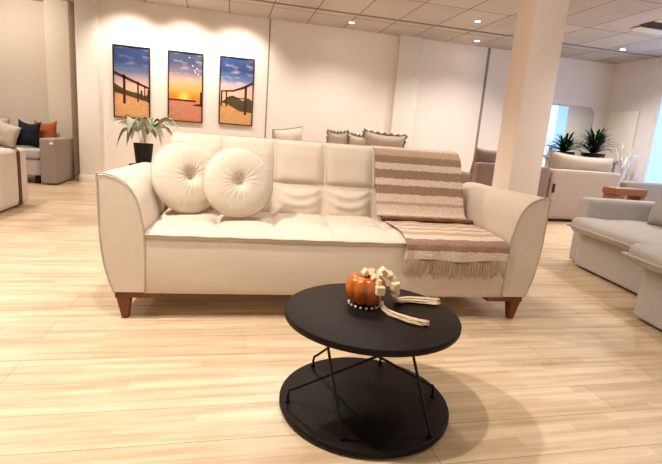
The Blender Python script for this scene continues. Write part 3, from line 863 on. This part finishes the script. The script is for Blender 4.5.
# pale frond plant at the right wall
wp = thing('pale_frond_plant', 'white frond plant in a white pot against the right wall near the window', 'plant', (7.03, 7.06, 0))
lathe('pot', [(0,0),(0.12,0),(0.15,0.3),(0.18,0.62),(0.165,0.62),(0.15,0.58),(0,0.58)], M['trim'], wp, 32)
bm = bmesh.new(); rn = random.Random(21)
for k in range(26):
    leaf(bm, (0,0,0.58), k*2.399, rn.uniform(0.10,0.29), rn.uniform(0.35,0.72), rn.uniform(0.0,0.15), 0.035, n=9)
from_bm('foliage', bm, M['leafwhite'], wp)

# ------------------------------------------------------------------ mirror and leaning white panel
def rrect(x0, x1, z0, z1, r, n=8):
    P = []
    for cx, cz, a0 in ((x1-r,z1-r,0),(x0+r,z1-r,PI/2),(x0+r,z0+r,PI),(x1-r,z0+r,1.5*PI)):
        for i in range(n+1):
            a = a0+PI/2*i/n; P.append((cx+r*math.cos(a), cz+r*math.sin(a)))
    return P
mi = thing('wall_mirror', 'tall frameless mirror with rounded corners on the far wall behind the spiky plants', 'mirror', (0, WY, 0))
P = rrect(5.90, 7.08, 0.25, 1.93, 0.14)
mesh('mirror_glass', [(x, -0.028, z) for x, z in P], [tuple(range(len(P)))[::-1]], M['mirror'], mi, False)
tube('mirror_frame', [(x, -0.02, z) for x, z in P], 0.016, M['mirrorframe'], mi, 8, closed=True)
wpn = thing('display_board', 'plain white board standing against the right wall beside the window', 'board', (RX, 0, 0))
box('panel', -0.06, -0.02, 7.28, 7.92, 0.12, 1.88, M['trim'], wpn, 0.004)
box('foot', -0.16, -0.018, 7.34, 7.40, 0.0, 0.12, M['trim'], wpn, 0.003); box('foot', -0.16, -0.018, 7.80, 7.86, 0.0, 0.12, M['trim'], wpn, 0.003)

# ------------------------------------------------------------------ background sofas seen from behind
def back_sofa(name, x0, x1, y, h, depth, m, label, seat=0.50, group=None):
    """sofa with its back towards -y"""
    t = thing(name, label, 'sofa', ((x0+x1)/2, y, 0), 0, group)
    w = (x1-x0)/2
    bk_ = softbox('backrest', -w, w, 0, 0.16, 0.045, h, m, t, 0.025, 0.006)
    softbox('armrest', -w, -w+0.16, 0.165, depth, 0.10, h*0.78, m, t, 0.03, 0.004)
    softbox('armrest', w-0.16, w, 0.165, depth, 0.10, h*0.78, m, t, 0.03, 0.004)
    softbox('seat', -w+0.165, w-0.165, 0.165, depth, 0.12, seat, m, t, 0.04, 0.01)
    for sx in (-w+0.08, w-0.08):
        for sy in (0.06, depth-0.08): box('leg', sx-0.025, sx+0.025, sy-0.025, sy+0.025, 0, 0.06, M['darkbase'], t, 0.004)
    return t
# beige sofa directly behind the cream one
back_sofa('sofa', 0.45, 1.50, 6.25, 0.90, 0.95, M['beige'], 'beige sofa module behind the left half of the cream sofa, back to the viewer', 0.58)
back_sofa('sofa', 1.52, 2.62, 6.25, 0.90, 0.95, M['beige'], 'beige sofa module behind the draped blanket, back to the viewer', 0.58)
def cushion(x, y, z, w, h, t_, m, label, tilt=-12, yaw=0, roll=0, piping=None, sag=0.0, group=None, ruffle=None, seed=0, pinch=0.06, name='cushion'):
    t = thing(name, label, 'cushion', (x, y, z), 0, group)
    t.rotation_euler = (R(tilt), R(roll), R(yaw))
    pillow('cushion_cover', w, h, t_, m, t, sag=sag, seed=seed, pinch=pinch)
    E_ = pillow_edge(w, h, pinch, sag)
    if piping: tube('piping', E_, 0.007, piping, t, 6, closed=True)
    if ruffle:
        bm = bmesh.new(); n = len(E_)*3; EE = catmull(E_, 3, closed=True); ctr = Vector((0,0,h/2)); A = []
        for i, p in enumerate(EE):
            d = (p-ctr).normalized(); yy = 0.014*math.sin(i*1.3+seed)
            A.append((bm.verts.new(p), bm.verts.new(p+d*0.030*(1+0.45*math.sin(i*0.9))+Vector((0,yy,0)))))
        for i in range(len(A)):
            a_, b_ = A[i], A[(i+1) % len(A)]; bm.faces.new((a_[0], b_[0], b_[1], a_[1]))
        from_bm('ruffle', bm, ruffle, t)
    return t
cushion(0.84, 6.60, 0.585, 0.48, 0.50, 0.20, M['beige'], 'beige cushion with dark piping showing above the middle of the cream sofa back', 12, 24, -9, piping=M['taupe_dark'], seed=1)
cushion(1.55, 6.58, 0.585, 0.29, 0.50, 0.15, M['taupe'], 'small taupe ruffled cushion, leftmost of the ruffled cushions behind the cream sofa', 8, 0, -2, ruffle=M['taupe_dark'], sag=0.02, seed=2, group='ruffled cushions on the beige sofa')
cushion(1.86, 6.66, 0.585, 0.34, 0.48, 0.14, M['beige'], 'pale ruffled cushion, middle one of the ruffled cushions behind the cream sofa', 8, 0, 2, ruffle=M['taupe_dark'], sag=0.02, seed=3, group='ruffled cushions on the beige sofa')
cushion(2.23, 6.62, 0.585, 0.62, 0.53, 0.28, M['taupe'], 'large taupe ruffled cushion beside the pilaster behind the cream sofa', 8, -6, 3, ruffle=M['taupe_dark'], sag=0.02, seed=4, group='ruffled cushions on the beige sofa')

# long pair of sofas on the right, backs to the viewer
s1 = back_sofa('sofa', 3.45, 4.62, 5.90, 0.80, 0.95, M['brownpink'], 'dusky brown sofa behind the square column, back to the viewer')
s2 = back_sofa('sofa', 4.66, 5.86, 5.90, 0.78, 0.95, M['pinkbeige'], 'pink beige sofa in front of the spiky plants, back to the viewer')
box('care_tag', -0.575, -0.535, -0.016, -0.008, 0.44, 0.57, M['label'], s2, 0.002)
cushion(3.66, 6.21, 0.50, 0.38, 0.50, 0.15, M['brownpink'], 'dusky brown square cushion on the sofa left of the column', 8, 0, 4, seed=5)
cushion(4.40, 6.22, 0.50, 0.46, 0.47, 0.16, M['taupe'], 'taupe cushion showing just right of the column beneath the left spiky plant', 8, 0, 0, seed=6)
cushion(5.36, 6.27, 0.50, 1.16, 0.53, 0.26, M['taupe'], 'long taupe back cushion with pointed corners below the spiky plants', 8, 0, 2, piping=M['taupe'], sag=0.03, seed=7, pinch=0.03)
back_sofa('sofa', 6.1, 7.2, 6.0, 0.66, 0.85, M['greige'], 'low greige sofa near the window at the far right, back to the viewer', 0.42)

# tan wooden bench between the sofas
tc = thing('wooden_bench', 'reddish tan wooden bench top behind the grey sofa arm', 'bench', (4.66, 4.62, 0))
box('bench_top', -0.10, 0.36, 0, 0.22, 0.57, 0.655, M['tan'], tc, 0.01)
for sx in (-0.08, 0.28): box('side_panel', sx, sx+0.06, 0.01, 0.21, 0, 0.57, M['tan'], tc, 0.006)

# ------------------------------------------------------------------ light grey sectional at the right edge
th = R(9.7)
gs = thing('sectional_sofa', 'light grey sectional sofa with overhanging seat pads at the right edge', 'sofa', (3.16, 3.505, 0), -th-PI/2)
# local x = along the front towards the viewer, local y = depth to the right
softbox('base', -0.02, 1.22, 0.0, 0.95, 0.015, 0.33, M['grey'], gs, 0.02, 0.004)
softbox('base', 1.27, 2.4, -0.36, 0.95, 0.015, 0.36, M['grey'], gs, 0.02, 0.004)
a_ = softbox('armrest', -0.22, -0.05, 0.06, 1.0, 0.015, 0.625, M['grey'], gs, 0.025, 0.006, 0.003)
def seat_pad(x0, x1, y0, y1, z0, z1, sd):
    p = softbox('seat_pad', x0, x1, y0, y1, z0, z1, M['grey'], gs, 0.045, 0.018, 0.008, n=22, seed=sd)
    zc = (z0+z1)/2-0.012
    tube('pad_flange', [(x0-0.012,y0-0.012,zc),((x0+x1)/2,y0-0.014,zc),(x1+0.012,y0-0.012,zc),(x1+0.014,(y0+y1)/2,zc),(x1+0.012,y1,zc),((x0+x1)/2,y1,zc),(x0-0.012,y1,zc),(x0-0.014,(y0+y1)/2,zc)], 0.012, M['grey'], p, 8, closed=True)
seat_pad(-0.04, 1.20, -0.09, 0.80, 0.325, 0.455, 1)
seat_pad(1.225, 2.42, -0.45, 0.80, 0.355, 0.485, 2)
def gp(x, y, z, tilt, yaw=0):
    return Matrix.Translation((x,y,z)) @ Matrix.Rotation(R(yaw),4,'Z') @ Matrix.Rotation(R(tilt),4,'X')
softbox('back_frame', -0.22, 2.4, 0.82, 1.02, 0.015, 0.70, M['grey'], gs, 0.03, 0.005)
pillow('back_cushion', 0.78, 0.50, 0.24, M['grey'], gs, gp(0.50, 0.52, 0.44, -17), seed=3, pinch=0.04)
pillow('back_cushion', 0.78, 0.50, 0.24, M['grey'], gs, gp(1.28, 0.52, 0.45, -17), seed=4, pinch=0.04)

# ------------------------------------------------------------------ near left sofa (only its side shows)
ns_ = thing('sofa', 'pale pink beige sofa with a brown strap round its arm, cut by the left edge', 'sofa', (-2.15, 4.75, 0))
ar = softbox('armrest', -0.30, 0, 0.0, 1.02, 0.02, 0.625, M['blush'], ns_, 0.055, 0.006, 0.002, n=20)
bm = bmesh.new(); bm_box(bm, 0.004, 0.010, 0.73, 0.80, 0.03, 0.60)
bm_box(bm, -0.30, -0.02, 0.73, 0.80, 0.629, 0.636); tube('', [(0.006,0.765,0.60),(0.002,0.765,0.622),(-0.02,0.765,0.633)], 0.004, None, bm=bm)
from_bm('arm_strap', bm, M['strap'], ns_, smooth=False)
softbox('seat', -1.9, -0.305, 0.2, 1.0, 0.06, 0.44, M['blush'], ns_, 0.05, 0.012)
softbox('backrest', -1.9, -0.305, -0.02, 0.195, 0.06, 0.80, M['blush'], ns_, 0.05, 0.01)
softbox('armrest', -2.2, -1.905, 0.0, 1.02, 0.02, 0.625, M['blush'], ns_, 0.055, 0.006)
for sx in (-2.1, -0.12):
    for sy in (0.1, 0.9): box('leg', sx-0.03, sx+0.03, sy-0.03, sy+0.03, 0, 0.04, M['darkbase'], ns_, 0.003)
cushion(-2.62, 5.35, 0.455, 0.42, 0.40, 0.16, M['taupe'], 'taupe cushion resting against the arm of the strapped sofa at the left edge', -30, 78, 0, seed=9)

# ------------------------------------------------------------------ far left sofa against the back wall
fl = thing('sofa', 'greige sofa with straight arm against the far left wall, cushions on it', 'sofa', (-2.4, 7.42, 0))
softbox('armrest', -0.21, 0.0, 0.0, 0.84, 0.015, 0.665, M['greige'], fl, 0.015, 0.002)
softbox('seat_pad', -2.0, -0.215, 0.04, 0.70, 0.36, 0.50, M['grey'], fl, 0.035, 0.012)
softbox('base', -2.0, -0.215, 0.06, 0.80, 0.12, 0.355, M['grey'], fl, 0.015, 0.002)
softbox('backrest', -2.0, -0.215, 0.705, 0.90, 0.12, 0.74, M['greige'], fl, 0.03, 0.01)
softbox('armrest', -2.21, -2.005, 0.0, 0.84, 0.015, 0.665, M['greige'], fl, 0.015, 0.002)
for sx in (-1.9, -0.3): box('leg', sx-0.03, sx+0.03, 0.12, 0.18, 0, 0.12, M['darkbase'], fl, 0.003)
tag_ = box('price_tag', -0.075, -0.03, -0.010, -0.003, 0.585, 0.615, M['whitetag'], fl)
cushion(-2.87, 7.72, 0.51, 0.30, 0.40, 0.15, M['navy'], 'dark navy cushion on the far left sofa beside the rust one', -12, 6, 4, seed=11, pinch=0.12, sag=0.035)
cushion(-2.68, 7.93, 0.52, 0.31, 0.40, 0.14, M['rust'], 'rust orange cushion behind the arm of the far left sofa', -10, 4, -3, seed=12, pinch=0.12, sag=0.03)
cushion(-3.32, 7.80, 0.51, 0.42, 0.40, 0.16, M['taupe'], 'taupe cushion with dark piping at the left end of the far left sofa', -14, 0, -6, seed=13, piping=M['taupe_dark'])
cushion(-3.16, 7.60, 0.51, 0.34, 0.34, 0.15, M['taupe_light'], 'pale taupe cushion leaning in front of the navy cushion on the far left sofa', -16, -14, 14, seed=14)

# ------------------------------------------------------------------ lights
def spot(x, y, z, e, color=(1,0.90,0.76), size=120, soft=0.06, target=None, blend=0.8):
    l = bpy.data.lights.new('spot', 'SPOT'); l.energy = e; l.color = color; l.spot_size = R(size); l.spot_blend = blend; l.shadow_soft_size = soft
    o = bpy.data.objects.new('spot_lamp', l); COL.objects.link(o); o.location = (x,y,z)
    if target:
        o.rotation_euler = (Vector(target)-Vector((x,y,z))).to_track_quat('-Z','Y').to_euler()
    return o
def area(x, y, z, sx, sy, e, color, rot=(0,0,0)):
    l = bpy.data.lights.new('area', 'AREA'); l.shape = 'RECTANGLE'; l.size = sx; l.size_y = sy; l.energy = e; l.color = color
    o = bpy.data.objects.new('area_lamp', l); COL.objects.link(o); o.location = (x,y,z); o.rotation_euler = rot
    return o
WARM = (1.0, 0.935, 0.865)
spot(-1.17, 2.05, 2.74, 205, WARM, 130, 0.05)
spot(-0.23, 1.36, 2.74, 95, WARM, 120, 0.04)
spot(2.3, 1.6, 2.74, 40, WARM, 120, 0.08)
spot(-3.0, 6.6, 2.74, 110, WARM, 140, 0.08)
spot(-3.6, 7.6, 2.6, 45, WARM, 150, 0.1, target=(-3.0,9.0,1.4))  # added fill that brightens the left alcove wall, no fixture there
spot(4.6, 3.4, 2.74, 100, (1,0.93,0.86), 140, 0.08)
spot(5.4, 5.2, 2.74, 100, (1,0.93,0.88), 140, 0.08)
spot(1.0, 3.3, 2.74, 45, WARM, 130, 0.08)
spot(-2.6, 4.6, 2.74, 110, WARM, 130, 0.08)
spot(0.6, 5.0, 2.74, 150, WARM, 130, 0.08)
spot(1.7, 6.9, 2.74, 90, WARM, 140, 0.05)
spot(4.0, 6.9, 2.74, 80, (1,0.94,0.88), 140, 0.05)
spot(6.1, 6.5, 2.74, 110, (1,0.94,0.88), 140, 0.05)
spot(3.30, 6.5, 2.74, 40, WARM, 140, 0.05)
for x in (-1.49, -0.68, 0.13):
    spot(x, 7.35, 2.76, 48, (1,0.94,0.87), 100, 0.04, target=(x, 8.1, 1.6))
area(0.8, -1.2, 2.7, 5.0, 3.0, 18, (1,0.94,0.88), (R(20),0,0))  # added soft frontal fill from behind the camera
spot(1.6, 1.8, 2.74, 60, (1,0.94,0.88), 110, 0.2, target=(3.0,4.45,1.6))  # added fill aimed at the column, stands for no ceiling fixture
area(RX-0.05, 5.6, 1.55, 2.6, 2.2, 14, (0.62,0.78,1.0), (0,R(90),0))
w = bpy.data.worlds.new('World'); scene.world = w; w.use_nodes = True
bg = w.node_tree.nodes['Background']; bg.inputs[0].default_value = (1.0,0.95,0.91,1); bg.inputs[1].default_value = 0.55

# ------------------------------------------------------------------ camera
F_PX = 460.0; PITCH = R(11.692); ROLL = R(4.417); YAW = R(13.337)
cam = bpy.data.cameras.new('camera'); co = bpy.data.objects.new('camera', cam); COL.objects.link(co)
cam.sensor_fit = 'HORIZONTAL'; cam.sensor_width = 36; cam.lens = F_PX/662*36; cam.clip_start = 0.05
def Z(v): return Vector((v[0]*math.cos(YAW)+v[1]*math.sin(YAW), -v[0]*math.sin(YAW)+v[1]*math.cos(YAW), v[2]))
fw = Vector((0, math.cos(PITCH), -math.sin(PITCH))); up = Vector((0, math.sin(PITCH), math.cos(PITCH))); rt = Vector((1,0,0))
Xc = Z(rt*math.cos(ROLL)+up*math.sin(ROLL)); Uc = Z(up*math.cos(ROLL)-rt*math.sin(ROLL)); Fc = Z(fw)
mw = Matrix(((Xc.x,Uc.x,-Fc.x,0),(Xc.y,Uc.y,-Fc.y,0),(Xc.z,Uc.z,-Fc.z,1.0),(0,0,0,1)))
co.matrix_world = mw
scene.camera = co
scene.view_settings.view_transform = 'Standard'
try: scene.view_settings.look = 'Medium High Contrast'
except Exception: pass
scene.view_settings.exposure = 0.24
